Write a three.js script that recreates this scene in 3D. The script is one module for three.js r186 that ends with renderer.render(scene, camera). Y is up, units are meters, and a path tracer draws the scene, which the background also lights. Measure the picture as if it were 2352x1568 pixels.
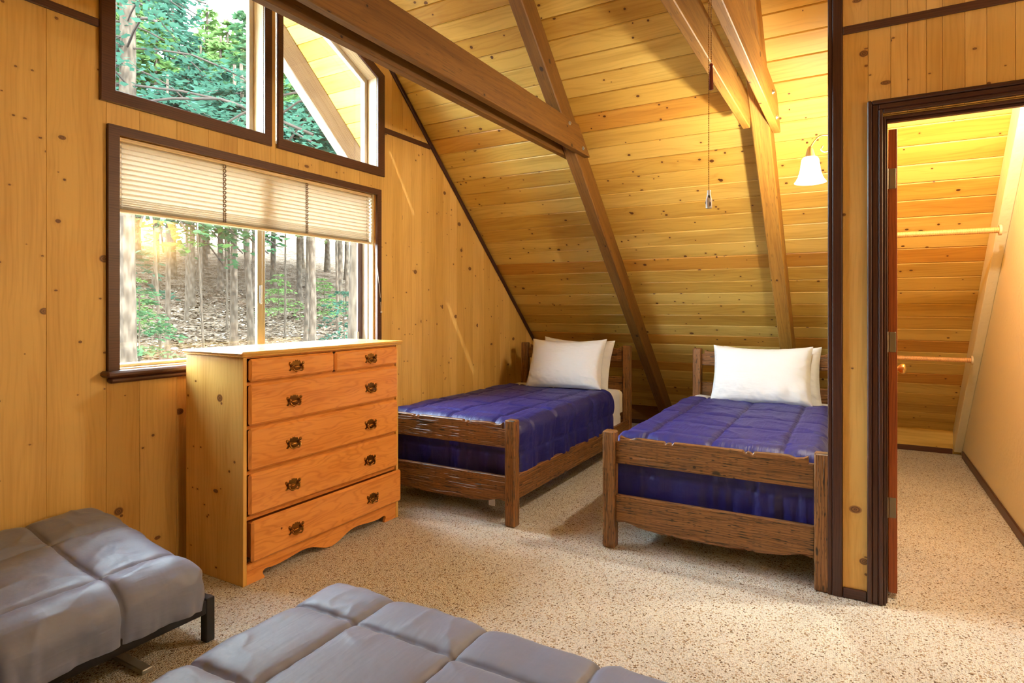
import * as THREE from 'three';
import { mergeGeometries } from 'three/addons/utils/BufferGeometryUtils.js';

// ---------------------------------------------------------------- camera, sky, sun, exposure
const scene = new THREE.Scene();
const YAW = THREE.MathUtils.degToRad(29.65), EYE = new THREE.Vector3(0, 1.275, 2.95), FPX = 1391.3;
const camera = new THREE.PerspectiveCamera(2 * THREE.MathUtils.radToDeg(Math.atan(784 / FPX)), 2352 / 1568, 0.05, 300);
camera.position.copy(EYE);
camera.lookAt(EYE.x + Math.cos(YAW), EYE.y, EYE.z - Math.sin(YAW));
camera.setViewOffset(2352, 1568, 0, 80, 2352, 1568);           // verticals stay upright: a shifted lens
camera.updateProjectionMatrix();

scene.background = new THREE.Color(0.74, 0.93, 1.03).multiplyScalar(46);   // bright hazy overcast sky above the forest
const sun = new THREE.DirectionalLight(new THREE.Color(1, 0.93, 0.82), 16);
sun.position.set(-7, 20, 13); sun.target.position.set(6, 0, -12);
sun.castShadow = true; sun.shadow.mapSize.set(2048, 2048);
Object.assign(sun.shadow.camera, { left: -40, right: 40, top: 40, bottom: -40, near: 1, far: 120 });
scene.add(sun, sun.target);

const renderer = new THREE.WebGLRenderer({ antialias: true });
renderer.toneMapping = THREE.LinearToneMapping;
renderer.toneMappingExposure = 1.08;
renderer.shadowMap.enabled = true;
const WARM = new THREE.Color(1, 0.93, 0.76);

// ---------------------------------------------------------------- helpers
function rng(seed) { let s = seed | 0; return () => { s = (s + 0x6d2b79f5) | 0; let t = Math.imul(s ^ (s >>> 15), 1 | s); t = (t + Math.imul(t ^ (t >>> 7), 61 | t)) ^ t; return ((t ^ (t >>> 14)) >>> 0) / 4294967296; }; }
const R0 = rng(11), rr = (a, b, r = R0) => a + (b - a) * r(), V = (x, y, z) => new THREE.Vector3(x, y, z);
const clamp = (x, a, b) => Math.min(b, Math.max(a, x)), lerp = (a, b, t) => a + (b - a) * t;
const smooth = (a, b, x) => { const t = clamp((x - a) / (b - a), 0, 1); return t * t * (3 - 2 * t); };
const HT = new Float32Array(65536); { const r = rng(5); for (let i = 0; i < 65536; i++) HT[i] = r(); }
const hsh = (x, y, s) => HT[(x * 73 + y * 1031 + s * 7919 + ((x * y) << 3)) & 65535];
function vn(x, y, px = 0, py = 0, s = 0) {                        // value noise, periodic when px, py are given
  let xi = Math.floor(x), yi = Math.floor(y); const fx = x - xi, fy = y - yi, u = fx * fx * (3 - 2 * fx), v = fy * fy * (3 - 2 * fy);
  let x1 = xi + 1, y1 = yi + 1;
  if (px) { xi = ((xi % px) + px) % px; x1 = ((x1 % px) + px) % px; }
  if (py) { yi = ((yi % py) + py) % py; y1 = ((y1 % py) + py) % py; }
  return lerp(lerp(hsh(xi, yi, s), hsh(x1, yi, s), u), lerp(hsh(xi, y1, s), hsh(x1, y1, s), u), v);
}
function fbm(x, y, px, py, s, o = 4) { let a = 0.5, t = 0, n = 0; for (let i = 0; i < o; i++) { t += a * vn(x, y, px, py, s + i); n += a; x *= 2; y *= 2; px *= 2; py *= 2; a *= 0.5; } return t / n; }
function tex(w, h, fn, lw, lh, srgb = true) {                       // a repeating texture that covers lw x lh metres
  const d = new Uint8Array(w * h * 4), c = [0, 0, 0];
  for (let y = 0, i = 0; y < h; y++) for (let x = 0; x < w; x++, i += 4) { fn(x / w, y / h, c); d[i] = clamp(c[0], 0, 255); d[i + 1] = clamp(c[1], 0, 255); d[i + 2] = clamp(c[2], 0, 255); d[i + 3] = 255; }
  const t = new THREE.DataTexture(d, w, h, THREE.RGBAFormat);
  t.wrapS = t.wrapT = THREE.RepeatWrapping; t.magFilter = THREE.LinearFilter; t.minFilter = THREE.LinearMipmapLinearFilter; t.generateMipmaps = true;
  if (srgb) t.colorSpace = THREE.SRGBColorSpace;
  t.repeat.set(1 / lw, 1 / lh); t.needsUpdate = true;
  return t;
}
const counts = {};
function numbered(n) { const k = (counts[n] = (counts[n] ?? -1) + 1); return k ? n + '_' + String(k).padStart(3, '0') : n; }
function lit(m) { m.castShadow = m.receiveShadow = true; return m; }
function part(name, geo, mat, parent) { const m = lit(new THREE.Mesh(Array.isArray(geo) ? mergeAll(geo) : geo, mat)); m.name = name; parent.add(m); return m; }
function mergeAll(list) { return mergeGeometries(list.map((g) => { const q = g.index ? g.toNonIndexed() : g; for (const k of Object.keys(q.attributes)) if (!['position', 'normal', 'uv'].includes(k)) q.deleteAttribute(k); return q; })); }
function thing(name, label, category, opt = {}) {
  const g = new THREE.Group(); g.name = numbered(name); g.userData = { label, category };
  if (opt.group) g.userData.group = opt.group;
  if (opt.kind) g.userData.kind = opt.kind;
  if (opt.at) g.position.set(...opt.at);
  scene.add(g); return g;
}
function solo(name, geo, mat, label, category, opt = {}) {
  const m = lit(new THREE.Mesh(Array.isArray(geo) ? mergeAll(geo) : geo, mat)); m.name = numbered(name); m.userData = { label, category };
  if (opt.group) m.userData.group = opt.group;
  if (opt.kind) m.userData.kind = opt.kind;
  scene.add(m); return m;
}
const ST = { kind: 'structure' };
// uv in metres, u along the grain axis; the faces keep their own flat projection
function grainUV(g, axis, ou = 0, ov = 0) {
  if (g.index) g = g.toNonIndexed();
  const p = g.attributes.position, n = p.count, uv = new Float32Array(n * 2), a = V(), b = V(), c = V(), q = V();
  const ax = 'xyz'.indexOf(axis);
  for (let i = 0; i < n; i += 3) {
    a.fromBufferAttribute(p, i); b.fromBufferAttribute(p, i + 1); c.fromBufferAttribute(p, i + 2);
    q.copy(b).sub(a).cross(c.clone().sub(a)); const m = [Math.abs(q.x), Math.abs(q.y), Math.abs(q.z)];
    let d = m.indexOf(Math.max(...m)), u = ax, v = 3 - ax - d;
    if (d === ax) { u = (ax + 1) % 3; v = (ax + 2) % 3; }
    for (let k = 0; k < 3; k++) { const s = [p.getX(i + k), p.getY(i + k), p.getZ(i + k)]; uv[(i + k) * 2] = s[u] + ou; uv[(i + k) * 2 + 1] = s[v] + ov; }
  }
  g.setAttribute('uv', new THREE.BufferAttribute(uv, 2));
  return g;
}
// a box with chamfered edges between two corners, 44 triangles
function cbox(x0, x1, y0, y1, z0, z1, b = 0.003, axis = 'x', rnd = R0) {
  const h = [(x1 - x0) / 2, (y1 - y0) / 2, (z1 - z0) / 2], c = [(x0 + x1) / 2, (y0 + y1) / 2, (z0 + z1) / 2];
  b = Math.min(b, h[0] * 0.9, h[1] * 0.9, h[2] * 0.9);
  const P = [], vert = (f, s) => [0, 1, 2].map((i) => s[i] * (i === f ? h[i] : h[i] - b));
  const tri = (p, q, r) => {
    const e1 = [0, 1, 2].map((i) => q[i] - p[i]), e2 = [0, 1, 2].map((i) => r[i] - p[i]);
    const n = [e1[1] * e2[2] - e1[2] * e2[1], e1[2] * e2[0] - e1[0] * e2[2], e1[0] * e2[1] - e1[1] * e2[0]];
    const o = [0, 1, 2].reduce((t, i) => t + n[i] * (p[i] + q[i] + r[i]), 0);
    for (const w of o > 0 ? [p, q, r] : [p, r, q]) P.push(w[0] + c[0], w[1] + c[1], w[2] + c[2]);
  };
  const quad = (p, q, r, s) => { tri(p, q, r); tri(p, r, s); }, S = [-1, 1];
  for (let f = 0; f < 3; f++) for (const s of S) { const i = (f + 1) % 3, j = (f + 2) % 3, at = (u, v) => { const t = []; t[f] = s; t[i] = u; t[j] = v; return vert(f, t); }; quad(at(-1, -1), at(1, -1), at(1, 1), at(-1, 1)); }
  for (let f = 0; f < 3; f++) { const i = (f + 1) % 3, j = (f + 2) % 3; for (const u of S) for (const v of S) { const t = (w) => { const q = []; q[f] = w; q[i] = u; q[j] = v; return q; }; quad(vert(i, t(-1)), vert(i, t(1)), vert(j, t(1)), vert(j, t(-1))); } }
  for (const u of S) for (const v of S) for (const w of S) tri(vert(0, [u, v, w]), vert(1, [u, v, w]), vert(2, [u, v, w]));
  const g = new THREE.BufferGeometry(); g.setAttribute('position', new THREE.Float32BufferAttribute(P, 3)); g.computeVertexNormals();
  return grainUV(g, axis, rnd() * 7, rnd() * 5);
}
function poly(pts, holes, depth, bevel = 0) {                       // polygon in xy, extruded along +z from 0
  const s = new THREE.Shape(pts.map((p) => new THREE.Vector2(p[0], p[1])));
  for (const h of holes ?? []) s.holes.push(new THREE.Path(h.map((p) => new THREE.Vector2(p[0], p[1]))));
  return new THREE.ExtrudeGeometry(s, bevel ? { depth: depth - 2 * bevel, bevelEnabled: true, bevelThickness: bevel, bevelSize: bevel, bevelOffset: -bevel, bevelSegments: 1, curveSegments: 6 } : { depth, bevelEnabled: false, curveSegments: 6 }).translate(0, 0, bevel);
}
const tube = (pts, r, seg = 24, rad = 8, closed = false) => new THREE.TubeGeometry(new THREE.CatmullRomCurve3(pts.map((p) => p.isVector3 ? p : V(...p)), closed), seg, r, rad, closed);
const lathe = (pts, seg = 24) => new THREE.LatheGeometry(pts.map((p) => new THREE.Vector2(p[0], p[1])), seg);

// ---------------------------------------------------------------- textures and materials
const mix3 = (a, b, t, o) => { for (let i = 0; i < 3; i++) o[i] = lerp(a[i], b[i], t); };
function woodMaps(w, h, lw, lh, o) {                                // flat-sawn boards: grain along u, knots that push the grain aside
  const r = rng(o.seed), kn = [];
  for (let i = 0; i < o.knots; i++) { const s = r() < o.big ? rr(0.010, o.kx ? 0.024 : 0.014, r) : rr(0.003, 0.008, r); kn.push([r() * lw, r() * lh, s, rr(...(o.kx ?? [0.9, 1.5]), r), r()]); }
  const grid = new Map(), cell = 0.15, key = (i, j) => i * 4096 + j;
  for (const k of kn) for (let dx = -1; dx <= 1; dx++) for (let dy = -1; dy <= 1; dy++) { const c = key(Math.floor(k[0] / cell) + dx + 10, Math.floor(k[1] / cell) + dy + 10); (grid.get(c) ?? grid.set(c, []).get(c)).push(k); }
  return tex(w, h, (u, v, c) => {
    const X = u * lw, Y = v * lh; let y = Y, knot = 0, halo = 0, ring = 0;
    for (const k of grid.get(key(Math.floor(X / cell) + 10, Math.floor(Y / cell) + 10)) ?? []) {
      const dx = (X - k[0]) / k[3], dy = Y - k[1], s = k[2], d = Math.hypot(dx, dy) / s;
      y -= Math.sign(dy) * s * 1.3 * Math.exp(-((dx / (s * 4)) ** 2)) * Math.exp(-Math.abs(dy) / (s * 2.2));
      if (d < 1.12) { knot = Math.max(knot, smooth(1.12, 0.85, d)); ring = 0.5 + 0.5 * Math.sin(d * 14 + k[4] * 9); }
      if (d < 3.4) halo = Math.max(halo, smooth(3.4, 0.9, d) * 0.7);
    }
    const bend = fbm(u * 5, y / lh * 14, 5, 14, o.seed, 3);
    const ph = y * o.lines + bend * o.wave, s = Math.sin(ph * 6.283), line = Math.pow(0.5 + 0.5 * s, 3);
    const streak = vn(u * 26, v * 520, 26, 520, 3) * 0.6 + vn(u * 8, v * 150, 8, 150, 4) * 0.4, tone = fbm(u * 4, v * 18, 4, 18, 9, 3);
    let t = o.lineAmt * line + o.streakAmt * (streak - 0.4) + o.toneAmt * (tone - 0.45) + 0.22 * halo;
    mix3(o.light, o.dark, clamp(t, 0, 1), c);
    if (knot) { const q = o.knot; for (let i = 0; i < 3; i++) c[i] = lerp(c[i], q[i] * (0.75 + 0.5 * ring), knot * 0.92); }
    if (o.pits) { const pit = vn(u * 40, v * 300, 40, 300, 21); if (pit > 0.8) for (let i = 0; i < 3; i++) c[i] *= 1 - o.pits * smooth(0.8, 0.93, pit); const gou = vn(u * 14, v * 90, 14, 90, 23); if (gou > 0.82 && o.pits > 0.5) for (let i = 0; i < 3; i++) c[i] *= 1 - 0.6 * smooth(0.82, 0.92, gou); }
  }, lw, lh);
}
const T = {};
T.pine = woodMaps(2048, 1024, 2.6, 1.3, { seed: 3, knots: 95, big: 0.1, lines: 30, wave: 4, lineAmt: 0.16, streakAmt: 0.26, toneAmt: 0.95, light: [228, 198, 118], dark: [168, 126, 52], knot: [92, 56, 26] });
T.cedar = woodMaps(1024, 1024, 2.2, 1.3, { seed: 8, knots: 96, big: 0.12, lines: 44, wave: 3, lineAmt: 0.12, streakAmt: 0.28, toneAmt: 0.7, light: [236, 202, 134], dark: [186, 138, 72], knot: [122, 86, 56], kx: [0.45, 0.9] });
T.honey = woodMaps(1024, 512, 1.5, 0.75, { seed: 14, knots: 4, big: 0, lines: 20, wave: 7, lineAmt: 0.3, streakAmt: 0.22, toneAmt: 0.7, light: [236, 172, 98], dark: [188, 112, 48], knot: [96, 44, 20] });
T.dark = woodMaps(512, 512, 1.2, 0.6, { seed: 21, knots: 0, lines: 90, wave: 2.2, lineAmt: 0.35, streakAmt: 0.5, toneAmt: 0.4, light: [255, 240, 225], dark: [150, 120, 100], knot: [40, 20, 10] });
T.rustic = woodMaps(1024, 512, 1.1, 0.55, { seed: 33, knots: 2, lines: 75, wave: 2.4, lineAmt: 0.42, streakAmt: 0.6, toneAmt: 0.7, light: [164, 122, 76], dark: [84, 56, 30], knot: [50, 30, 14], big: 0, pits: 0.72 });
T.rusticBump = tex(512, 512, (u, v, c) => { const g = vn(u * 9, v * 70, 9, 70, 31), p = vn(u * 22, v * 150, 22, 150, 32); c[0] = c[1] = c[2] = 190 - 150 * smooth(0.72, 0.92, g) - 70 * smooth(0.75, 0.95, p); }, 1.1, 0.55, false);
T.beam = woodMaps(1024, 512, 2.6, 0.65, { seed: 41, knots: 16, big: 0.3, lines: 38, wave: 3.4, lineAmt: 0.2, streakAmt: 0.45, toneAmt: 0.8, light: [222, 180, 108], dark: [146, 104, 50], knot: [84, 48, 24], pits: 0.22 });
{ // looped carpet: rows of small loops with dark flecks
  const N = 190, cell = (u, v, out) => { const gx = u * N, gy = v * N, ix = Math.floor(gx), iy = Math.floor(gy); let best = 9, id = 0;
    for (let a = -1; a <= 1; a++) for (let b = -1; b <= 1; b++) { const X = ((ix + a) % N + N) % N, Y = ((iy + b) % N + N) % N; const jx = ix + a + 0.5 + 0.7 * (hsh(X, Y, 51) - 0.5), jy = iy + b + 0.5 + 0.7 * (hsh(X, Y, 52) - 0.5); const d = Math.hypot((gx - jx) * 0.8, gy - jy); if (d < best) { best = d; id = X * 4096 + Y; } }
    out[0] = best; out[1] = id; }, o = [0, 0];
  T.carpet = tex(2048, 2048, (u, v, c) => { cell(u, v, o); const X = o[1] >> 12, Y = o[1] & 4095, k = hsh(X, Y, 53), f = hsh(X, Y, 54), clump = vn(u * 60, v * 60, 60, 60, 55);
    let b = 0.9 + 0.1 * k - 0.18 * smooth(0.35, 0.75, o[0]) + 0.08 * (fbm(u * 5, v * 5, 5, 5, 57, 3) - 0.5);
    let col = [240, 232, 217]; if (f + (clump - 0.5) * 0.10 > 0.955) col = hsh(X, Y, 56) < 0.5 ? [128, 104, 78] : [152, 124, 92]; else if (f < 0.14) col = [204, 180, 148];
    for (let i = 0; i < 3; i++) c[i] = col[i] * b; }, 1.15, 1.15);
  T.carpetBump = tex(1024, 1024, (u, v, c) => { cell(u, v, o); c[0] = c[1] = c[2] = 255 * (1 - smooth(0.0, 0.75, o[0])); }, 1.15, 1.15, false);
}
T.cloth = tex(512, 512, (u, v, c) => { const w = fbm(u * 10, v * 10, 10, 10, 61, 4), f = fbm(u * 5, v * 26, 5, 26, 64, 3); c[0] = c[1] = c[2] = 255 * (0.5 * (1 - Math.abs(2 * w - 1)) + 0.5 * (1 - Math.abs(2 * f - 1))); }, 0.55, 0.55, false);
T.plaster = tex(512, 512, (u, v, c) => { const n = fbm(u * 40, v * 40, 40, 40, 71, 3); c[0] = c[1] = c[2] = 255 * n; }, 0.8, 0.8, false);
T.bark = tex(512, 512, (u, v, c) => { const n = fbm(u * 10, v * 5, 10, 5, 81, 4), r = vn(u * 36, v * 8, 36, 8, 84); const t = clamp(0.2 + 0.9 * n + 0.35 * (r - 0.5), 0, 1); mix3([24, 19, 15], [68, 59, 50], t, c); }, 0.9, 0.9);
T.litter = tex(1024, 1024, (u, v, c) => { const a = vn(u * 170, v * 170, 170, 170, 91), b = fbm(u * 20, v * 20, 20, 20, 92, 4), k = vn(u * 90, v * 60, 90, 60, 95); mix3([30, 22, 16], [116, 102, 88], clamp(1.5 * (a - 0.35) * 0.6 + 0.7 * b + (k > 0.8 ? 0.3 : 0) - 0.1, 0, 1), c); }, 6, 6);

const SM = (o) => new THREE.MeshStandardMaterial({ roughness: 0.6, ...o }), C = (r, g, b) => new THREE.Color().setRGB(r / 255, g / 255, b / 255, THREE.SRGBColorSpace);
const M = {};
const pineTones = [[252, 244, 218], [246, 234, 198], [238, 222, 180], [255, 250, 230], [230, 212, 168], [232, 196, 140]];
M.ceil = pineTones.map((c) => SM({ map: T.pine, color: C(...c), roughness: 0.5 }));
M.wall = [[250, 240, 210], [244, 232, 196], [238, 224, 186], [255, 246, 222]].map((c) => SM({ map: T.cedar, color: C(...c), roughness: 0.55 }));
M.pine = M.ceil[1];
M.beam = SM({ map: T.beam, color: C(200, 182, 136), roughness: 0.6 });
M.beam2 = SM({ map: T.beam, color: C(140, 118, 80), roughness: 0.6 });
M.fly = SM({ map: T.dark, color: C(158, 146, 140), roughness: 0.8 });
M.trim = SM({ map: T.dark, color: C(88, 56, 42), roughness: 0.45 });
M.siding = SM({ map: T.dark, color: C(108, 98, 92), roughness: 0.8 });
M.trimDeep = SM({ map: T.dark, color: C(72, 44, 38), roughness: 0.4 });
M.doorEdge = SM({ map: T.dark, color: C(168, 92, 40), roughness: 0.45 });
M.jambWood = SM({ map: T.cedar, color: C(255, 232, 190), roughness: 0.6 });
M.carpet = SM({ map: T.carpet, bumpMap: T.carpetBump, bumpScale: 0.004, roughness: 1 });
M.honey = SM({ map: T.honey, color: C(255, 236, 214), roughness: 0.3 });
M.honeyPale = SM({ map: T.cedar, color: C(255, 236, 196), roughness: 0.26 });
M.rustic = SM({ map: T.rustic, bumpMap: T.rusticBump, bumpScale: 0.006, roughness: 0.42, color: C(222, 204, 180) });
M.brass = SM({ color: C(150, 104, 48), metalness: 0.92, roughness: 0.26 });
M.brassBright = SM({ color: C(226, 190, 108), metalness: 0.9, roughness: 0.25 });
M.nickel = SM({ color: C(190, 176, 150), metalness: 0.85, roughness: 0.3 });
M.hinge = SM({ color: C(150, 140, 116), metalness: 0.7, roughness: 0.45 });
M.steel = SM({ color: C(200, 202, 200), metalness: 0.8, roughness: 0.35 });
M.alu = SM({ color: C(150, 140, 118), metalness: 0.55, roughness: 0.4 });
M.white = SM({ color: C(232, 230, 222), roughness: 0.5 });
M.cream = SM({ color: C(242, 232, 200), bumpMap: T.plaster, bumpScale: 0.002, roughness: 0.8 });
M.creamWood = SM({ map: T.dark, color: C(238, 228, 196), roughness: 0.5 });
M.black = SM({ color: C(34, 30, 32), roughness: 0.35, metalness: 0.3 });
M.glass = new THREE.MeshPhysicalMaterial({ color: 0xffffff, transmission: 1, thickness: 0, roughness: 0, ior: 1.5 });
M.navy = new THREE.MeshPhysicalMaterial({ color: C(30, 28, 104), roughness: 0.5, bumpMap: T.cloth, bumpScale: 0.004, sheen: 0.6, sheenColor: C(120, 120, 200), sheenRoughness: 0.5 });
M.grey = new THREE.MeshPhysicalMaterial({ color: C(126, 130, 152), roughness: 0.5, bumpMap: T.cloth, bumpScale: 0.002, sheen: 0.5, sheenColor: C(190, 190, 200), sheenRoughness: 0.5 });
M.linen = SM({ color: C(218, 218, 220), roughness: 0.85, bumpMap: T.cloth, bumpScale: 0.004 });
M.sheet = SM({ color: C(226, 218, 200), roughness: 0.85, bumpMap: T.cloth, bumpScale: 0.003 });
M.blind = new THREE.MeshPhysicalMaterial({ color: C(236, 222, 198), roughness: 1, transmission: 0.09, thickness: 0, side: THREE.DoubleSide });
const matte = (o) => new THREE.MeshPhysicalMaterial({ roughness: 1, specularIntensity: 0, ...o });
M.bark = matte({ map: T.bark });
M.twig = matte({ color: C(48, 42, 38) });
M.litter = matte({ map: T.litter });
M.cord = SM({ color: C(120, 92, 64), roughness: 0.8 });

// ---------------------------------------------------------------- the room shell
const SLOPE = 0.9231, RY = 6.149, TH = Math.atan(SLOPE), RX = 2.377, RIDGE = RY - SLOPE * RX, LX = 2 * RX;   // ridge over x = RX
const roofY = (x) => x > RX ? RY - SLOPE * x : RY - SLOPE * (LX - x), KNEE = 6.44, BACK = 6.2, WT = 0.15;
{
  const f = solo('floor', new THREE.BoxGeometry(8.4, 0.12, BACK + 0.2), M.carpet, 'beige looped carpet with dark flecks covering the whole floor', 'carpet', ST);
  f.geometry.translate(RX, -0.06, BACK / 2); f.geometry = grainUV(f.geometry, 'x');
}
function slopeGroup(name, label, cat, opt) { const g = thing(name, label, cat, opt); g.position.set(RX, RIDGE, 0); g.rotation.z = -TH; return g; }
const SL = (KNEE - RX) / Math.cos(TH);                               // length of the slope from ridge to knee board
{ // the sloping ceiling of knotty boards, every board a piece of its own
  const g = slopeGroup('ceiling', 'sloping ceiling of knotty yellow pine boards above the beds', 'ceiling', ST), W = 0.1365;
  let k = 0;
  for (let s = 0.1035 - W; s < SL + 0.02; s += W, k++) {
    const a = Math.max(0.002, s), b = Math.min(SL + 0.03, s + W - 0.002); if (b - a < 0.02) continue;
    part('board', cbox(a, b, 0, 0.018, 0.001, BACK, 0.005, 'z'), M.ceil[Math.floor(R0() * M.ceil.length)], g);
  }
  part('roof_deck', cbox(0, SL + 0.55, 0.02, 0.16, -1.0, BACK + 0.2, 0.002, 'z'), M.pine, g);
  const l = thing('ceiling', 'sloping pine ceiling on the far side of the ridge', 'ceiling', { ...ST, at: [RX, RIDGE, 0] }); l.rotation.z = TH;
  part('roof_deck', cbox(-SL - 0.55, 0, 0, 0.16, -1.0, BACK + 0.2, 0.002, 'z'), M.pine, l);
}
{ // soffit boards of the eave outside the gable and the fly rafter that closes it
  const g = slopeGroup('eave_soffit', 'yellow pine soffit boards under the eave outside the window', 'eave', ST), W = 0.1365;
  for (let s = 0.1035; s < SL + 0.4; s += W) part('board', cbox(s, s + W - 0.002, 0, 0.018, -0.985, -WT - 0.003, 0.004, 'z'), M.ceil[Math.floor(R0() * 5)], g);
  const f = slopeGroup('fly_rafter', 'weathered grey fly rafter at the edge of the eave outside', 'rafter', ST);
  part('timber', cbox(0.02, SL + 0.5, -0.19, -0.002, -0.79, -0.70, 0.006, 'x'), M.fly, f);
}
// rafters that carry the ceiling, with paired collar ties bolted to their flanks
const COL0 = 2.34, COL1 = 2.525;
for (const [z0, z1, mat, label] of [[1.165, 1.25, M.beam2, 'dark stained rafter sloping down behind the bed by the window wall'], [2.40, 2.50, M.beam, 'amber stained rafter sloping down behind the bed by the closet'], [4.9, 5.0, M.beam, 'stained rafter sloping down behind the closet']]) {
  const r = slopeGroup('rafter', label, 'rafter', ST);
  part('timber', cbox(0.06, SL - 0.02, -0.165, -0.001, z0, z1, 0.006, 'x'), mat, r);
  const l = thing('rafter', label.replace('sloping down behind', 'opposite the one behind'), 'rafter', { ...ST, at: [RX, RIDGE, 0] }); l.rotation.z = TH;
  part('timber', cbox(-SL + 0.02, -0.06, -0.165, -0.001, z0, z1, 0.006, 'x'), mat, l);
}
function collar(z0, z1, label, end, bolts, mat) {                    // a level tie; its ends are cut along the roof slope
  const g = thing('collar_beam', label, 'beam', ST), xe = (y) => (RY - y) / SLOPE - 0.09;
  const pts = end ? [[LX - xe(COL0), COL0], [end, COL0], [end + 0.02, COL1], [LX - xe(COL1), COL1]] : [[LX - xe(COL0), COL0], [xe(COL0), COL0], [xe(COL1), COL1], [LX - xe(COL1), COL1]];
  part('timber', grainUV(poly(pts, [], z1 - z0, 0.004), 'x', R0() * 3, R0()).translate(0, 0, z0), mat, g);
  for (const [x, y] of bolts) part('bolt', [new THREE.CylinderGeometry(0.013, 0.014, 0.008, 12).rotateX(Math.PI / 2).translate(x, y, z1 + 0.002), new THREE.CylinderGeometry(0.007, 0.007, 0.016, 6).rotateX(Math.PI / 2).translate(x, y, z1 + 0.004)], M.steel, g);
}
collar(1.2515, 1.295, 'brown collar beam crossing the gable window with two bolts at its end', 0, [[3.674, 2.49], [3.901, 2.374]], M.beam2);
collar(1.118, 1.1635, 'brown collar beam hidden behind its twin next to the window wall', 0, [], M.beam2);
collar(2.5015, 2.545, 'amber collar beam with bolts next to the glowing sconce', 0, [[3.62, 2.46], [3.80, 2.37]], M.beam);
collar(2.355, 2.3985, 'amber collar beam on the window side of the rafter', 3.84, [], M.beam);
collar(4.855, 4.8985, 'amber collar beam at the back of the room', 0, [], M.beam);

// ---- gable wall with the windows
const UPW = { x0: 1.44, x1: 3.315, y0: 2.20, ys: 2.925, yp: 3.40 }, LOW = { x0: 1.473, x1: 3.277, y0: 0.955, y1: 2.102 };
const HU = [[1.47, 2.23], [3.285, 2.23], [3.285, 2.91], [RX, 3.375], [1.47, 2.91]], HL = [[1.50, 0.975], [3.25, 0.975], [3.25, 2.08], [1.50, 2.08]];
{
  const w = thing('wall_front', 'gable wall of vertical knotty cedar planks around the windows', 'wall', ST);
  const out = [[LX - KNEE - 0.06, 0], [KNEE + 0.06, 0], [KNEE + 0.06, roofY(KNEE + 0.06) + 0.015], [RX, RIDGE + 0.015], [LX - KNEE - 0.06, roofY(KNEE + 0.06) + 0.015]];
  part('sheathing', grainUV(poly(out, [HU, HL], WT - 0.016), 'y').translate(0, 0, -WT), M.siding, w);
  const rnd = rng(77), xs = [LX - KNEE + 0.01];
  const fixed = [1.06, 1.24, 1.4725, 1.62, 1.80, 1.97, 2.14, 2.3575, 2.392, 2.56, 2.72, 2.90, 3.08, 3.2825];
  while (xs.at(-1) < 0.72) xs.push(xs.at(-1) + rr(0.2, 0.3, rnd));
  xs.push(...fixed); while (xs.at(-1) < KNEE - 0.16) xs.push(xs.at(-1) + rr(0.085, 0.135, rnd)); xs.push(KNEE - 0.01);
  const ux = (x) => x <= RX ? 2.91 + (x - 1.47) * 0.5127 : 2.91 + (3.285 - x) * 0.5121;
  for (let i = 0; i + 1 < xs.length; i++) {
    const a = xs[i] + 0.0004, b = xs[i + 1] - 0.0004, m = (a + b) / 2, cut = 2.54, spans = [];
    const inL = m > 1.47 && m < 3.285, top = (x) => roofY(x) - 0.004;
    let runs = inL ? [[0, 0.97, 0.97], [2.085, 2.228, 2.228]] : [[0, cut, cut], [cut + 0.0006, null, null]];
    if (m > 2.3575 && m < 2.392) runs = [[0, 0.97, 0.97], [2.085, null, null]];
    else if (inL) runs.push([ux(a), null, null, ux(b)]);
    for (const [y0, y1, , y0b] of runs) {
      const ta = y1 === null ? top(a) : Math.min(y1, top(a)), tb = y1 === null ? top(b) : Math.min(y1, top(b));
      if (Math.max(ta, tb) - y0 < 0.03) continue;
      const lo = (t) => Math.max(y0, Math.min(t, 99));
      const pts = [[a, y0]]; pts.push([b, y0b ?? y0]);
      if (tb > (y0b ?? y0) + 0.002) pts.push([b, tb]); if (a < RX && b > RX && y1 === null) pts.push([RX, top(RX)]); if (ta > y0 + 0.002) pts.push([a, ta]);
      if (pts.length < 3) continue;
      part('plank', grainUV(poly(pts, [], 0.0155, 0.0012), 'y', rnd() * 6, rnd() * 4).translate(0, 0, -0.0155), M.wall[Math.floor(rnd() * 4)], w);
    }
  }
}
{ // dark battens that cover the panel joints, and the batten under the roof slope
  const g1 = thing('trim_1', 'thin dark batten across the gable beside the upper window', 'trim', ST);
  part('strip', cbox(LX - KNEE + 1.9, 1.438, 2.522, 2.559, 0.0005, 0.012, 0.003, 'x'), M.trim, g1);
  const g2 = thing('trim_2', 'short dark batten between upper window and sloping ceiling', 'trim', ST);
  part('strip', cbox(3.317, 3.86, 2.522, 2.559, 0.0005, 0.012, 0.003, 'x'), M.trim, g2);
  const g3 = slopeGroup('trim_3', 'dark batten along the joint of gable wall and sloping ceiling', 'trim', ST);
  part('strip', cbox(0.5, SL - 0.03, -0.034, -0.002, 0.0005, 0.02, 0.004, 'x'), M.trimDeep, g3);
}
function ring(outer, inner, z0, z1, bevel = 0.003) { return grainUV(poly(outer, [inner], z1 - z0, bevel), 'x', R0() * 2, R0()).translate(0, 0, z0); }
function pane(parent, pts, z) { part('pane', poly(pts, [], 0.004).translate(0, 0, z), M.glass, parent); }
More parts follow.
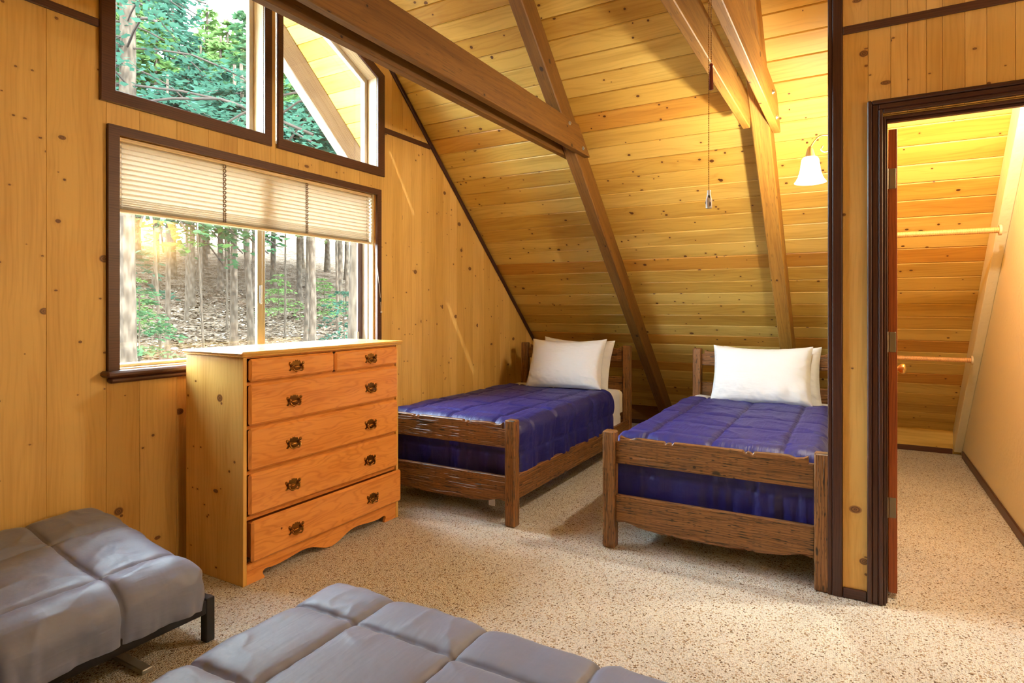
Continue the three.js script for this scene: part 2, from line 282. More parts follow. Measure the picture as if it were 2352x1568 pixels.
{ // upper house-shaped pair of lights
  const w = thing('window_1', 'upper gable window with two panes in dark frames', 'window', ST);
  const sl = 0.5127, yt = (x) => x <= RX ? 2.925 + (x - 1.44) * sl : 2.925 + (3.315 - x) * sl;
  for (const [a, b] of [[UPW.x0, 2.3545], [2.3945, UPW.x1]]) {
    const left = a < 2, wa = left ? 0.066 : 0.04, wb = left ? 0.048 : 0.070, d = 0.072;
    const o = [[a, UPW.y0], [b, UPW.y0], [b, yt(b)], [a, yt(a)]], i = [[a + wa, 2.262], [b - wb, 2.262], [b - wb, yt(b - wb) - d], [a + wa, yt(a + wa) - d]];
    part('casing', ring(o, i, 0.0005, 0.02, 0.004), M.trim, w);
    const j0 = [[a + wa - 0.006, 2.256], [b - wb + 0.006, 2.256], [b - wb + 0.006, yt(b - wb) - d + 0.008], [a + wa - 0.006, yt(a + wa) - d + 0.008]];
    const shrink = (p, t) => [[p[0][0] + t, p[0][1] + t], [p[1][0] - t, p[1][1] + t], [p[2][0] - t, p[2][1] - t], [p[3][0] + t, p[3][1] - t]];
    part('jamb', ring(j0, shrink(j0, 0.006), -WT + 0.002, 0.0, 0), M.creamWood, w);
    part('sash', ring(shrink(j0, 0.006), shrink(j0, 0.032), -0.115, -0.085, 0.003), M.white, w);
    pane(w, shrink(j0, 0.030), -0.102);
  }
}
{ // lower sliding window
  const w = thing('window_2', 'lower sliding window with dark casing and sill behind the dresser', 'window', ST);
  part('casing', ring([[LOW.x0, 0.985], [LOW.x1, 0.985], [LOW.x1, 2.102], [LOW.x0, 2.102]], [[1.521, 0.9851], [3.234, 0.9851], [3.234, 2.062], [1.521, 2.062]], 0.0005, 0.02, 0), M.trim, w);
  const sill = part('sill', [cbox(1.448, 3.30, 0.957, 0.984, -0.02, 0.062, 0.008, 'x'), cbox(1.47, 3.28, 0.928, 0.957, 0.001, 0.040, 0.01, 'x')], M.trim, w);
  part('jamb', ring([[1.503, 0.978], [3.247, 0.978], [3.247, 2.077], [1.503, 2.077]], [[1.514, 0.989], [3.239, 0.989], [3.239, 2.068], [1.514, 2.068]], -WT + 0.002, -0.001, 0), M.jambWood, w);
  part('stop', cbox(3.222, 3.2385, 0.99, 2.066, -0.05, -0.012, 0.002, 'y'), M.creamWood, w);
  part('frame', ring([[1.515, 0.990], [3.238, 0.990], [3.238, 2.067], [1.515, 2.067]], [[1.534, 1.004], [3.218, 1.004], [3.218, 2.05], [1.534, 2.05]], -0.13, -0.06, 0.002), M.white, w);
  part('meeting_stile', [cbox(2.325, 2.358, 1.004, 2.05, -0.098, -0.072, 0.003, 'y'), cbox(2.352, 2.40, 1.004, 2.05, -0.125, -0.1, 0.003, 'y')], M.alu, w);
  part('latch', cbox(2.335, 2.349, 1.29, 1.40, -0.073, -0.06, 0.004, 'y'), M.steel, w);
  part('sash_stile', cbox(3.175, 3.2175, 1.004, 2.05, -0.124, -0.104, 0.003, 'y'), M.trimDeep, w);
  part('keeper', cbox(3.155, 3.176, 1.04, 1.10, -0.106, -0.095, 0.003, 'y'), M.steel, w);
  pane(w, [[1.53, 1.0], [2.342, 1.0], [2.342, 2.055], [1.53, 2.055]], -0.087);
  pane(w, [[2.375, 1.0], [3.19, 1.0], [3.19, 2.055], [2.375, 2.055]], -0.115);
}
{ // pleated blind drawn half-way up
  const b = thing('pleated_blind', 'cream pleated fabric blind drawn down over the lower window', 'blind'), x0 = 1.528, x1 = 3.214;
  const ys = [2.045]; for (let k = 0; k < 15; k++) ys.push(ys.at(-1) - (k < 11 ? 0.0235 : 0.0105)); while (ys.at(-1) > 1.735) ys.push(ys.at(-1) - 0.0045);
  const P = [], I = [], nx = 40; let n = 0;
  ys.forEach((y, k) => { for (const [yy, z] of [[y, -0.048], [k + 1 < ys.length ? (y + ys[k + 1]) / 2 : y - 0.002, -0.026]]) { for (let i = 0; i <= nx; i++) P.push(lerp(x0, x1, i / nx), yy, z); n++; } });
  for (let j = 0; j + 1 < n; j++) for (let i = 0; i < nx; i++) { const a = j * (nx + 1) + i, c = a + nx + 1; I.push(a, c, a + 1, a + 1, c, c + 1); }
  const g = new THREE.BufferGeometry(); g.setAttribute('position', new THREE.Float32BufferAttribute(P, 3)); g.setIndex(I); const gn = g.toNonIndexed(); gn.computeVertexNormals();
  part('pleats', grainUV(gn, 'x'), M.blind, b);
  part('head_rail', cbox(x0, x1, 2.044, 2.062, -0.055, -0.02, 0.003, 'x'), M.creamWood, b);
  part('bottom_rail', cbox(x0, x1, 1.714, 1.729, -0.05, -0.024, 0.003, 'x'), M.creamWood, b);
  for (const cx of [1.555, 2.081, 2.647, 3.19]) {
    const c = part('lift_cord', tube([[cx, 2.045, -0.037], [cx, 1.72, -0.037]], 0.0012, 4, 5), M.cord, b), rings = [];
    ys.forEach((y, k) => { if (k + 1 < ys.length) rings.push(new THREE.TorusGeometry(cx > 2 && cx < 3 ? 0.0085 : 0.003, cx > 2 && cx < 3 ? 0.0028 : 0.0014, 5, 10).scale(1, Math.min(1, (ys[k] - ys[k + 1]) / 0.02), 1).translate(cx, (ys[k] + ys[k + 1]) / 2, -0.0255)); });
    part('eyelets', rings, cx > 2 && cx < 3 ? M.cord : M.white, c);
  }
  const p = thing('blind_pull_cord', 'thin blind cord with dark toggle and white bead at window edge', 'cord');
  part('cord', tube([[3.216, 1.72, 0.012], [3.236, 1.5, 0.024], [3.262, 1.32, 0.024], [3.268, 1.24, 0.024]], 0.0018, 16, 6), M.white, p);
  part('toggle', lathe([[0, 0.0], [0.007, 0.002], [0.008, 0.02], [0.004, 0.03], [0, 0.031]], 12).translate(3.259, 1.308, 0.026), M.black, p);
  part('bead', new THREE.SphereGeometry(0.0075, 12, 8).translate(3.268, 1.237, 0.026), M.white, p);
}

// ---- partition with the closet door
const DX = 3.035, DZ0 = 3.058, DZ1 = 3.712, DH = 2.075, PZ = 2.87, CZ = 3.73;
{
  const w = thing('wall_right', 'partition wall of vertical cedar planks around the closet door', 'wall', ST), top = roofY(DX) - 0.01;
  const turn = (g) => { g.rotateY(-Math.PI / 2); return g; };         // polygon x -> world z, extrusion -> world -x
  part('core', turn(grainUV(poly([[2.856, 0], [DZ0 - 0.01, 0], [DZ0 - 0.01, DH + 0.01], [DZ1 + 0.01, DH + 0.01], [DZ1 + 0.01, 0], [BACK, 0], [BACK, top - 0.1], [2.856, top - 0.1]], [], 0.07), 'y')).translate(DX + 0.015 + 0.07, 0, 0), M.pine, w);
  const rnd = rng(91), zs = [2.895, 2.9925, 3.02, 3.055]; 
  const b = [2.8955, 2.992, 3.075, 3.135, 3.2, 3.255, 3.33, 3.40, 3.49, 3.57, 3.66, 3.7125]; while (b.at(-1) < BACK - 0.15) b.push(b.at(-1) + rr(0.09, 0.16, rnd)); b.push(BACK - 0.002);
  for (let i = 0; i + 1 < b.length; i++) {
    const m = (b[i] + b[i + 1]) / 2, over = m > DZ0 - 0.06 && m < DZ1 + 0.01;
    for (const [y0, y1] of [[over ? DH + 0.02 : 0, 2.468], [2.4686, top]]) part('plank', cbox(DX, DX + 0.0155, y0, y1, b[i] + 0.0004, b[i + 1] - 0.0004, 0.0012, 'y', rnd), M.wall[Math.floor(rnd() * 4)], w);
  }
  const t = thing('trim_4', 'dark corner post at the free end of the closet wall', 'trim', ST);
  part('post', [cbox(DX - 0.010, DX + 0.09, 0, top - 0.03, 2.838, 2.855, 0.003, 'y'), cbox(DX - 0.012, DX - 0.0005, 0, top - 0.03, 2.856, 2.895, 0.003, 'y')], M.trimDeep, t);
  const t2 = thing('trim_5', 'dark batten across the planks above the closet door', 'trim', ST);
  part('strip', cbox(DX - 0.012, DX - 0.0005, 2.466, 2.501, 2.896, BACK - 0.01, 0.003, 'z'), M.trim, t2);
  const bb = thing('baseboard_right', 'short dark baseboard between corner post and door casing', 'baseboard', ST);
  part('board', cbox(DX - 0.012, DX - 0.0005, 0.001, 0.047, 2.896, 2.988, 0.004, 'z'), M.trimDeep, bb);
  // door: casing, jamb, open leaf
  const d = thing('door_1', 'brown closet door standing open inside dark moulded casing', 'door', ST);
  const U = (a, c, h0, h1) => [[[a, 0.001], [c, 0.001], [c, h1], [a, h1]]];
  const casing = (z0, z1, yTop, x) => { const wd = z1 - z0, y1 = yTop, zr0 = DZ0 + DZ1 - z1, zr1 = DZ0 + DZ1 - z0; return [cbox(x, DX - 0.0005, 0.001, y1, z0, z1, 0.004, 'y'), cbox(x, DX - 0.0005, 0.001, y1, zr0, zr1, 0.004, 'y'), cbox(x, DX - 0.0005, y1 - wd, y1, z1, zr0, 0.004, 'z')]; };
  part('casing', [...casing(2.989, 3.006, 2.156, DX - 0.022), ...casing(3.0062, 3.030, 2.1388, DX - 0.016), ...casing(3.0302, 3.047, 2.1148, DX - 0.019)], M.trimDeep, d);
  part('jamb', [cbox(DX - 0.004, DX + 0.0855, 0.001, DH + 0.012, DZ0 - 0.0105, DZ0, 0.002, 'y'), cbox(DX - 0.004, DX + 0.0855, 0.001, DH + 0.012, DZ1, DZ1 + 0.0105, 0.002, 'y'), cbox(DX - 0.004, DX + 0.0855, DH, DH + 0.012, DZ0, DZ1, 0.002, 'z'), cbox(DX + 0.02, DX + 0.045, 0.001, DH, DZ0, DZ0 + 0.007, 0.002, 'y'), cbox(DX + 0.02, DX + 0.045, DH - 0.012, DH, DZ0, DZ1, 0.002, 'z')], M.trimDeep, d);
  const leaf = part('leaf', cbox(3.128, 3.775, 0.022, 2.052, 3.070, 3.104, 0.002, 'y'), M.doorEdge, d);
  for (const y of [1.835, 1.12, 0.395]) part('hinge', [cbox(3.1255, 3.1285, y - 0.044, y + 0.044, 3.074, 3.099, 0.001, 'y'), new THREE.CylinderGeometry(0.0055, 0.0055, 0.09, 10).translate(3.1235, y, 3.066), ...[-0.03, 0, 0.03].map((k) => new THREE.CylinderGeometry(0.0035, 0.0035, 0.002, 8).rotateZ(Math.PI / 2).translate(3.125, y + k, 3.087 + (k ? 0 : 0.006)))], M.hinge, d);
  part('knob', lathe([[0, 0], [0.03, 0.0], [0.031, 0.004], [0.014, 0.008], [0.011, 0.028], [0.022, 0.04], [0.027, 0.052], [0.024, 0.062], [0, 0.066]], 20).rotateX(Math.PI / 2).translate(3.712, 0.955, 3.1045), M.brassBright, d);
}
{ // closet walls
  const tri = (y) => [[DX + 0.086, 0], [KNEE + 0.06, 0], [KNEE + 0.06, roofY(KNEE + 0.06)], [DX + 0.086, roofY(DX + 0.086) - 0.004]];
  const a = thing('wall_partition', 'plank partition between the bed alcove and the closet', 'wall', ST);
  part('panel', grainUV(poly(tri(), [], 0.08), 'y').translate(0, 0, PZ), M.wall[1], a);
  const c = thing('wall_closet', 'cream painted wall on the right side of the closet', 'wall', ST);
  part('panel', grainUV(poly(tri(), [], 0.08), 'y').translate(0, 0, CZ), M.cream, c);
  const cr = slopeGroup('closet_rafter', 'cream painted rafter along the closet wall', 'rafter', ST);
  part('timber', cbox((DX + 0.09 - RX) / Math.cos(TH) + 0.2, SL + 0.08, -0.165, -0.001, 3.672, CZ - 0.0005, 0.004, 'x'), M.cream, cr);
  const b = thing('baseboard_closet', 'dark baseboard along the cream closet wall', 'baseboard', ST);
  part('board', cbox(DX + 0.088, 6.30, 0.001, 0.062, CZ - 0.013, CZ - 0.0005, 0.004, 'x'), M.trim, b);
  // knee board where the ceiling meets the floor
  const k = thing('wall_knee', 'low brown knee board where sloping ceiling meets the carpet', 'wall', ST);
  part('board', cbox(KNEE, KNEE + 0.05, 0.001, 0.20, 0.001, 2.868, 0.003, 'z'), M.beam2, k);
  part('board', cbox(KNEE, KNEE + 0.05, 0.001, 0.20, 2.952, CZ - 0.001, 0.003, 'z'), M.ceil[0], k);
  part('base_strip', cbox(KNEE - 0.014, KNEE - 0.0005, 0.001, 0.047, 2.952, CZ - 0.06, 0.003, 'z'), M.trim, k);
  part('base_strip', cbox(KNEE - 0.014, KNEE - 0.0005, 0.001, 0.047, 0.02, 2.868, 0.003, 'z'), M.trimDeep, k);
  // unseen sides that close the room
  const back = thing('wall_back', 'plain cedar gable wall behind the viewpoint', 'wall', ST);
  part('panel', grainUV(poly([[LX - KNEE - 0.06, 0], [KNEE + 0.06, 0], [KNEE + 0.06, roofY(KNEE + 0.06) - 0.004], [RX, RIDGE - 0.004], [LX - KNEE - 0.06, roofY(KNEE + 0.06) - 0.004]], [], 0.15), 'y').translate(0, 0, BACK), M.wall[0], back);
  const left = thing('wall_left', 'low knee wall under the opposite slope', 'wall', ST);
  part('panel', cbox(LX - KNEE - 0.08, LX - KNEE, 0, 0.2, 0, BACK, 0.002, 'z'), M.pine, left);
  const kr = thing('wall_knee_back', 'knee wall beyond the closet', 'wall', ST);
  part('panel', cbox(KNEE, KNEE + 0.06, 0, 0.2, CZ + 0.08, BACK, 0.002, 'z'), M.pine, kr);
}
for (const [x, y, label] of [[4.416, 1.716, 'upper pale wooden closet rod'], [5.396, 0.891, 'lower pale wooden closet rod near the floor']]) {
  const r = thing('closet_rod', label, 'rod');
  part('pole', new THREE.CylinderGeometry(0.0165, 0.0165, 0.715, 16).rotateX(Math.PI / 2).translate(x, y, 2.955 + 0.3575), SM({ map: T.dark, color: C(232, 186, 126), roughness: 0.5 }), r);
  for (const z of [2.9505, 3.66]) part('socket', new THREE.CylinderGeometry(0.031, 0.031, 0.012, 18).rotateX(Math.PI / 2).translate(x, y, z + 0.006), M.creamWood, r);
}
// ---------------------------------------------------------------- lamps
function bellShade() { const p = [[0.021, 0.083], [0.034, 0.078], [0.041, 0.065], [0.044, 0.04], [0.048, 0.012], [0.056, -0.018], [0.068, -0.040], [0.0755, -0.050]]; return lathe([...p, ...p.slice().reverse().map(([r, y]) => [r - 0.0025, y + 0.0005])], 32); }
const shadeMat = new THREE.MeshPhysicalMaterial({ color: C(255, 246, 232), roughness: 0.7, transmission: 0.55, thickness: 0, emissive: WARM.clone().lerp(new THREE.Color(1, 1, 1), 0.55), emissiveIntensity: 1.3 });
const bulbMat = SM({ color: C(255, 244, 224), emissive: WARM.clone().lerp(new THREE.Color(1, 1, 1), 0.4), emissiveIntensity: 6 });
function sconce(label, pos, turn, power) {                            // origin: centre of the glass bell; the wall lies along local +z
  const g = thing('wall_sconce', label, 'lamp', { at: pos }); g.rotation.y = turn;
  const wz = 0.125;
  part('backplate', lathe([[0, 0], [0.045, 0], [0.047, 0.004], [0.036, 0.010], [0.018, 0.018], [0, 0.02]], 24).rotateX(-Math.PI / 2).translate(0, 0.085, wz), M.nickel, g);
  part('arm', tube([[0, 0.125, 0], [0, 0.150, 0.012], [0, 0.183, 0.045], [0, 0.180, 0.085], [0, 0.150, 0.105], [0, 0.115, 0.096], [0, 0.100, 0.068], [0, 0.113, 0.050], [0, 0.132, 0.058]], 0.0042, 48, 8), M.nickel, g);
  part('bracket', tube([[0, 0.085, 0.12], [0, 0.092, 0.108], [0, 0.104, 0.09]], 0.006, 8, 8), M.nickel, g);
  part('socket_cup', lathe([[0.007, 0.135], [0.012, 0.128], [0.015, 0.12], [0.024, 0.085], [0.030, 0.076], [0.026, 0.074], [0, 0.08]], 24), M.nickel, g);
  part('glass_shade', bellShade(), shadeMat, g);
  part('bulb', new THREE.SphereGeometry(0.022, 16, 12).scale(1, 1.35, 1).translate(0, 0.018, 0), bulbMat, g);
  const l = new THREE.PointLight(WARM, power, 0, 2); l.position.set(0, 0.018, 0); l.castShadow = true; l.shadow.radius = 1.2; g.add(l);
}
sconce('nickel scroll-arm sconce with glowing white glass bell shade', [3.462, 1.962, 2.742], 0, 4.3);
sconce('added fill lamp built as a nickel sconce, unseen behind the viewpoint', [0.4, 1.96, BACK - 0.128], 0, 4.5);  // unseen lamp, added as warm fill from behind the camera
sconce('added fill lamp built as a nickel sconce, unseen on the back wall towards the partition', [2.2, 1.96, BACK - 0.128], 0, 3);  // second added fill lamp out of view, same sconce shape
{ // bare bulb above the closet door, inside the closet
  const g = thing('closet_light', 'porcelain lampholder with bulb above the door inside the closet', 'lamp', { at: [DX + 0.087, 2.32, 3.42] });
  part('lampholder', lathe([[0, 0], [0.055, 0], [0.055, 0.012], [0.03, 0.03], [0.024, 0.05], [0, 0.052]], 20).rotateZ(-Math.PI / 2), M.white, g);
  part('bulb', new THREE.SphereGeometry(0.032, 16, 12).translate(0.085, 0, 0), bulbMat, g);
  const l = new THREE.PointLight(new THREE.Color(1, 0.91, 0.72), 6.5, 0, 2); l.position.set(0.085, 0, 0); l.castShadow = true; l.shadow.radius = 1.5; g.add(l);
}
{ // pull chains of the ceiling fixture
  const fx = 1.95, fz = 2.548;
  const h = thing('pull_switch', 'small brass pull switch housing under the amber collar beam', 'switch', { at: [fx, 0, 2.5] });
  part('housing', lathe([[0, 2.275], [0.035, 2.28], [0.05, 2.30], [0.05, 2.33], [0.056, 2.3395], [0, 2.3395]], 24), M.brass, h);
  const chain = (x, z, y0, y1) => { const s = []; for (let y = y0; y > y1; y -= 0.0055) s.push(new THREE.SphereGeometry(0.0019, 5, 4).translate(x, y, z)); s.push(new THREE.CylinderGeometry(0.0006, 0.0006, y0 - y1, 4).translate(x, (y0 + y1) / 2, z)); return s; };
  const a = thing('pull_chain', 'long beaded pull chain ending in a white bottle pendant', 'chain');
  part('beads', chain(fx, fz, 2.281, 1.638), M.brass, a);
  const bot = part('pendant', lathe([[0, 1.582], [0.0088, 1.582], [0.0096, 1.585], [0.0096, 1.606], [0.0082, 1.613], [0.0055, 1.624], [0.0050, 1.634], [0.0058, 1.638], [0, 1.639]], 20).translate(fx, 0, fz), SM({ color: C(240, 240, 236), roughness: 0.3 }), a); bot.userData.label = 'white bottle-shaped pendant with black spots';
  const spots = [[1.617, 0.0072, 0.0030, 0.0062, 2.35], [1.594, 0.0093, 0.0036, 0.0078, 2.05], [1.60, 0.0093, 0.003, 0.005, 3.9]].map(([y, r, w, hh, an]) => new THREE.SphereGeometry(1, 10, 8).scale(w, hh, 0.0012).rotateY(an - Math.PI / 2 - 2.6).translate(fx - Math.sin(an - 1.03) * r, y, fz + Math.cos(an - 1.03 + 0) * 0 + Math.sin(0) - 0 + Math.cos(an - 1.03) * r));
  part('spots', spots, M.black, bot);
  const b = thing('pull_chain', 'shorter pull chain ending in a dark red tassel', 'chain');
  const tx = 1.965, tz = 2.552;
  part('beads', chain(tx, tz, 2.281, 2.035), M.brass, b);
  part('tassel', [new THREE.SphereGeometry(0.006, 10, 8).translate(tx, 2.034, tz), lathe([[0.004, 2.03], [0.0055, 2.02], [0.0062, 1.99], [0.0072, 1.957], [0, 1.956]], 14).translate(tx, 0, tz)], SM({ color: C(120, 44, 22), roughness: 0.8 }), b);
}

// ---------------------------------------------------------------- furniture: dresser
{
  const d = thing('dresser', 'honey pine chest of drawers with brass bail handles under the window', 'dresser', { at: [1.785, 0, 0.53] });
  const W = 1.07, D = 0.43, H = 1.045, hy = M.honey, pale = M.honeyPale;                // local: x 0..W, front at z 0, back at z -D
  part('top', [cbox(-0.022, W + 0.022, H + 0.008, H + 0.024, -D - 0.005, 0.024, 0.007, 'x'), cbox(-0.016, W + 0.016, H, H + 0.008, -D - 0.003, 0.016, 0.003, 'x')], pale, d);
  part('side_panel', cbox(0, 0.02, 0, H - 0.0005, -D, 0, 0.002, 'y'), pale, d);
  part('side_panel', cbox(W - 0.02, W, 0, H - 0.0005, -D, 0, 0.002, 'y'), pale, d);
  part('back', cbox(0.0205, W - 0.0205, 0.09, H - 0.001, -D, -D + 0.008, 0.001, 'x'), hy, d);
  for (const y of [0.918, 0.716, 0.508, 0.300]) part('divider', cbox(0.0205, W - 0.0205, y - 0.008, y + 0.010, -0.05, -0.012, 0.001, 'x'), hy, d);
  part('divider', cbox(0.532, 0.548, 0.93, H - 0.001, -0.05, -0.008, 0.001, 'y'), hy, d);
  part('top_rail', cbox(0.0205, W - 0.0205, 1.036, H - 0.0005, -0.03, -0.006, 0.001, 'x'), hy, d);
  part('bottom_rail', cbox(0.0205, W - 0.0205, 0.062, 0.096, -0.022, -0.001, 0.002, 'x'), hy, d);
  const ap = new THREE.Shape(), ah = (m) => { const X = (x) => m ? W - x : x; return X; }, L0 = ah(0), R1 = ah(1);
  ap.moveTo(0.0205, 0.0615); ap.lineTo(W - 0.0205, 0.0615); ap.lineTo(W - 0.0205, 0); ap.lineTo(R1(0.118), 0.0);
  ap.bezierCurveTo(R1(0.122), 0.010, R1(0.108), 0.016, R1(0.108), 0.028); ap.bezierCurveTo(R1(0.110), 0.044, R1(0.135), 0.044, R1(0.150), 0.038); ap.bezierCurveTo(R1(0.22), 0.030, R1(0.30), 0.052, R1(0.36), 0.050); ap.bezierCurveTo(R1(0.43), 0.048, R1(0.47), 0.006, W / 2, 0.004);
  ap.bezierCurveTo(0.47, 0.006, 0.43, 0.048, 0.36, 0.050); ap.bezierCurveTo(0.30, 0.052, 0.22, 0.030, 0.150, 0.038); ap.bezierCurveTo(0.135, 0.044, 0.110, 0.044, 0.108, 0.028); ap.bezierCurveTo(0.108, 0.016, 0.122, 0.010, 0.118, 0.0); ap.lineTo(0.0205, 0); ap.closePath();
  part('apron', grainUV(new THREE.ExtrudeGeometry(ap, { depth: 0.016, bevelEnabled: true, bevelSize: 0.001, bevelThickness: 0.001, bevelOffset: -0.001, bevelSegments: 1, curveSegments: 12 }), 'x', 2.3, 0.4).translate(0, 0, -0.02), hy, d);
  // bail handle: pierced plate, two posts, swinging bail
  const hp = new THREE.Shape(), half = [[0, 0.026], [0.006, 0.030], [0.011, 0.024], [0.020, 0.026], [0.026, 0.016], [0.031, 0.013], [0.036, 0.021], [0.044, 0.021], [0.045, 0.012], [0.040, 0.004], [0.036, -0.006], [0.040, -0.014], [0.045, -0.017], [0.037, -0.021], [0.028, -0.014], [0.021, -0.019], [0.012, -0.022], [0, -0.030]];
  hp.moveTo(half[0][0], half[0][1]); hp.splineThru(half.slice(1).map((p) => new THREE.Vector2(...p))); hp.splineThru(half.slice(0, -1).reverse().map((p) => new THREE.Vector2(-p[0], p[1])));
  for (const s of [-1, 1]) { const h = new THREE.Path(); h.absellipse(s * 0.010, 0.012, 0.0062, 0.0072, 0, 6.283, true); hp.holes.push(h); }
  const handle = mergeAll([
    new THREE.ExtrudeGeometry(hp, { depth: 0.0015, bevelEnabled: true, bevelSize: 0.001, bevelThickness: 0.001, bevelSegments: 2, curveSegments: 3 }),
    tube([[-0.030, 0.002, 0.010], [-0.030, -0.012, 0.016], [-0.018, -0.021, 0.019], [0, -0.018, 0.021], [0.018, -0.021, 0.019], [0.030, -0.012, 0.016], [0.030, 0.002, 0.010]], 0.0036, 28, 8),
    new THREE.SphereGeometry(1, 16, 10).scale(0.021, 0.0085, 0.008).translate(0, -0.004, 0.006),
    ...[-1, 1].flatMap((s) => [new THREE.SphereGeometry(0.0072, 12, 8).translate(s * 0.030, 0.004, 0.010), new THREE.SphereGeometry(0.0068, 12, 8).scale(1, 1.2, 0.7).translate(s * 0.040, 0.015, 0.004), new THREE.CylinderGeometry(0.004, 0.005, 0.01, 8).rotateX(Math.PI / 2).translate(s * 0.030, 0.004, 0.005)])]);
  const drawer = (x0, x1, y0, y1, hs, out = 0) => {
    const p = part('drawer', [cbox(x0, x1, y0, y1, -0.006 + out, 0.017 + out, 0.0105, 'x'), cbox(x0 + 0.02, x1 - 0.02, y0 + 0.012, y1 - 0.02, -D + 0.03 + out, -0.007 + out, 0.001, 'x')], hy, d);
    for (const [x, y] of hs) { const h = part('handle', handle, M.brass, p); h.position.set(x, y, 0.0165 + out); }
    return p;
  };
  drawer(0.024, 0.541, 0.930, 1.035, [[0.286, 0.982]]); drawer(0.546, W - 0.024, 0.930, 1.035, [[0.812, 0.98]]);
  drawer(0.023, W - 0.022, 0.728, 0.918, [[0.272, 0.814], [0.812, 0.814]]);
  drawer(0.022, W - 0.022, 0.522, 0.716, [[0.270, 0.606], [0.810, 0.606]]);
  drawer(0.022, W - 0.022, 0.316, 0.508, [[0.265, 0.404], [0.804, 0.404]]);
  const low = drawer(0.024, W - 0.006, 0.102, 0.292, [[0.272, 0.186], [0.812, 0.186]], 0.010); low.position.x = 0.004; low.position.y = 0.001;
}

// ---------------------------------------------------------------- bedding shapes
function drape(o) {                                                   // a quilt laid over a rounded box, hanging at the sides
  const { x0, x1, z0, z1, top, r = 0.06, hang, step = 0.012, S = 0.34, sx = 0, sz = 0, puff = 0.018, fold = 0.010, wr = 0.006, flare = 0.05, seed = 1, tilt = 0, pucker = 0.004, seamDepth = 0.35, sag = 0 } = o;
  const q = r * Math.PI / 2, map = (a, L) => {
    const near = a < L / 2, e = near ? r - a : a - (L - r);
    if (e <= 0) return [a, 0]; const f = Math.min(e, q) / r, p = r * Math.sin(f), d = r * (1 - Math.cos(f)) + Math.max(0, e - q), out = p + flare * Math.max(0, d - r);
    return [near ? r - out : L - r + out, d];
  };
  const Lx = x1 - x0, Lz = z1 - z0, ex = q - r, axs = [], bzs = [];
  const fill = (arr, a, b) => { const n = Math.ceil((b - a) / step); for (let i = 0; i <= n; i++) arr.push(lerp(a, b, i / n)); };
  fill(axs, -ex - Math.max(0, hang[0] - r), Lx + ex + Math.max(0, hang[1] - r)); fill(bzs, -ex - Math.max(0, hang[2] - r), Lz + ex + Math.max(0, hang[3] - r));
  const P = [], D = [], uv = [], nx = axs.length, nz = bzs.length;
  for (const b of bzs) for (const a of axs) {
    const [px, dx] = map(a, Lx), [pz, dz] = map(b, Lz);
    let d = Math.max(dx, dz) + 0.25 * Math.min(dx, dz); const side = smooth(r * 0.5, r * 2, d);
    const cor = smooth(0, r, Math.min(dx, dz)) * 0.02;
    let X = x0 + px, Z = z0 + pz;
    if (cor) { X -= Math.sign(px - Lx / 2) * cor; Z -= Math.sign(pz - Lz / 2) * cor; }
    P.push(X, Math.max(o.floorY ?? -1, top - d + tilt * smooth(z1 - 0.1, z0, Z) - sag * (vn(X * 1.7, Z * 1.7, 0, 0, seed + 9) - 0.3)), Z); uv.push(a, b);
    const qa = Math.abs(Math.sin(Math.PI * (a - sx) / S)), qb = Math.abs(Math.sin(Math.PI * (b - sz) / S));
    const da = S / Math.PI * Math.asin(qa), db = S / Math.PI * Math.asin(qb), fall = (t) => 1 - Math.exp(-t / 0.016);
    const pu = puff * (0.7 * fall(da) * fall(db) + 0.3 * Math.sqrt(qa * qb)) - seamDepth * puff * (Math.exp(-((da / 0.005) ** 2)) + Math.exp(-((db / 0.005) ** 2)))
      + pucker * (Math.exp(-da / 0.02) * (vn(b * 55, Math.round((a - sx) / S) * 7.3, 0, 0, seed + 11) - 0.5) + Math.exp(-db / 0.02) * (vn(a * 55, Math.round((b - sz) / S) * 7.3, 0, 0, seed + 12) - 0.5));
    const along = dx > dz ? b : a, w = fbm(X * 9 + seed, Z * 9, 0, 0, seed, 4) - 0.5, crease = 1 - Math.abs(2 * fbm(a * 4 + b * 2.4, b * 5 - a * 1.3, 0, 0, seed + 3, 3) - 1);
    D.push(pu * (1 - 0.3 * side) + wr * w + wr * 0.9 * Math.pow(crease, 8) * (1 - side) + side * fold * (vn(along * 13, d * 2.2, 0, 0, seed + 5) - 0.5 + 0.6 * (vn(along * 31, d * 3, 0, 0, seed + 6) - 0.5)) * 2);
  }
  const I = []; for (let j = 0; j + 1 < nz; j++) for (let i = 0; i + 1 < nx; i++) { const a = j * nx + i; I.push(a, a + nx, a + 1, a + 1, a + nx, a + nx + 1); }
  const g = new THREE.BufferGeometry(); g.setAttribute('position', new THREE.Float32BufferAttribute(P, 3)); g.setAttribute('uv', new THREE.Float32BufferAttribute(uv, 2)); g.setIndex(I); g.computeVertexNormals();
  const p = g.attributes.position, n = g.attributes.normal;
  for (let i = 0; i < p.count; i++) p.setXYZ(i, p.getX(i) + n.getX(i) * D[i], p.getY(i) + n.getY(i) * D[i], p.getZ(i) + n.getZ(i) * D[i]);
  g.computeVertexNormals(); return g;
}
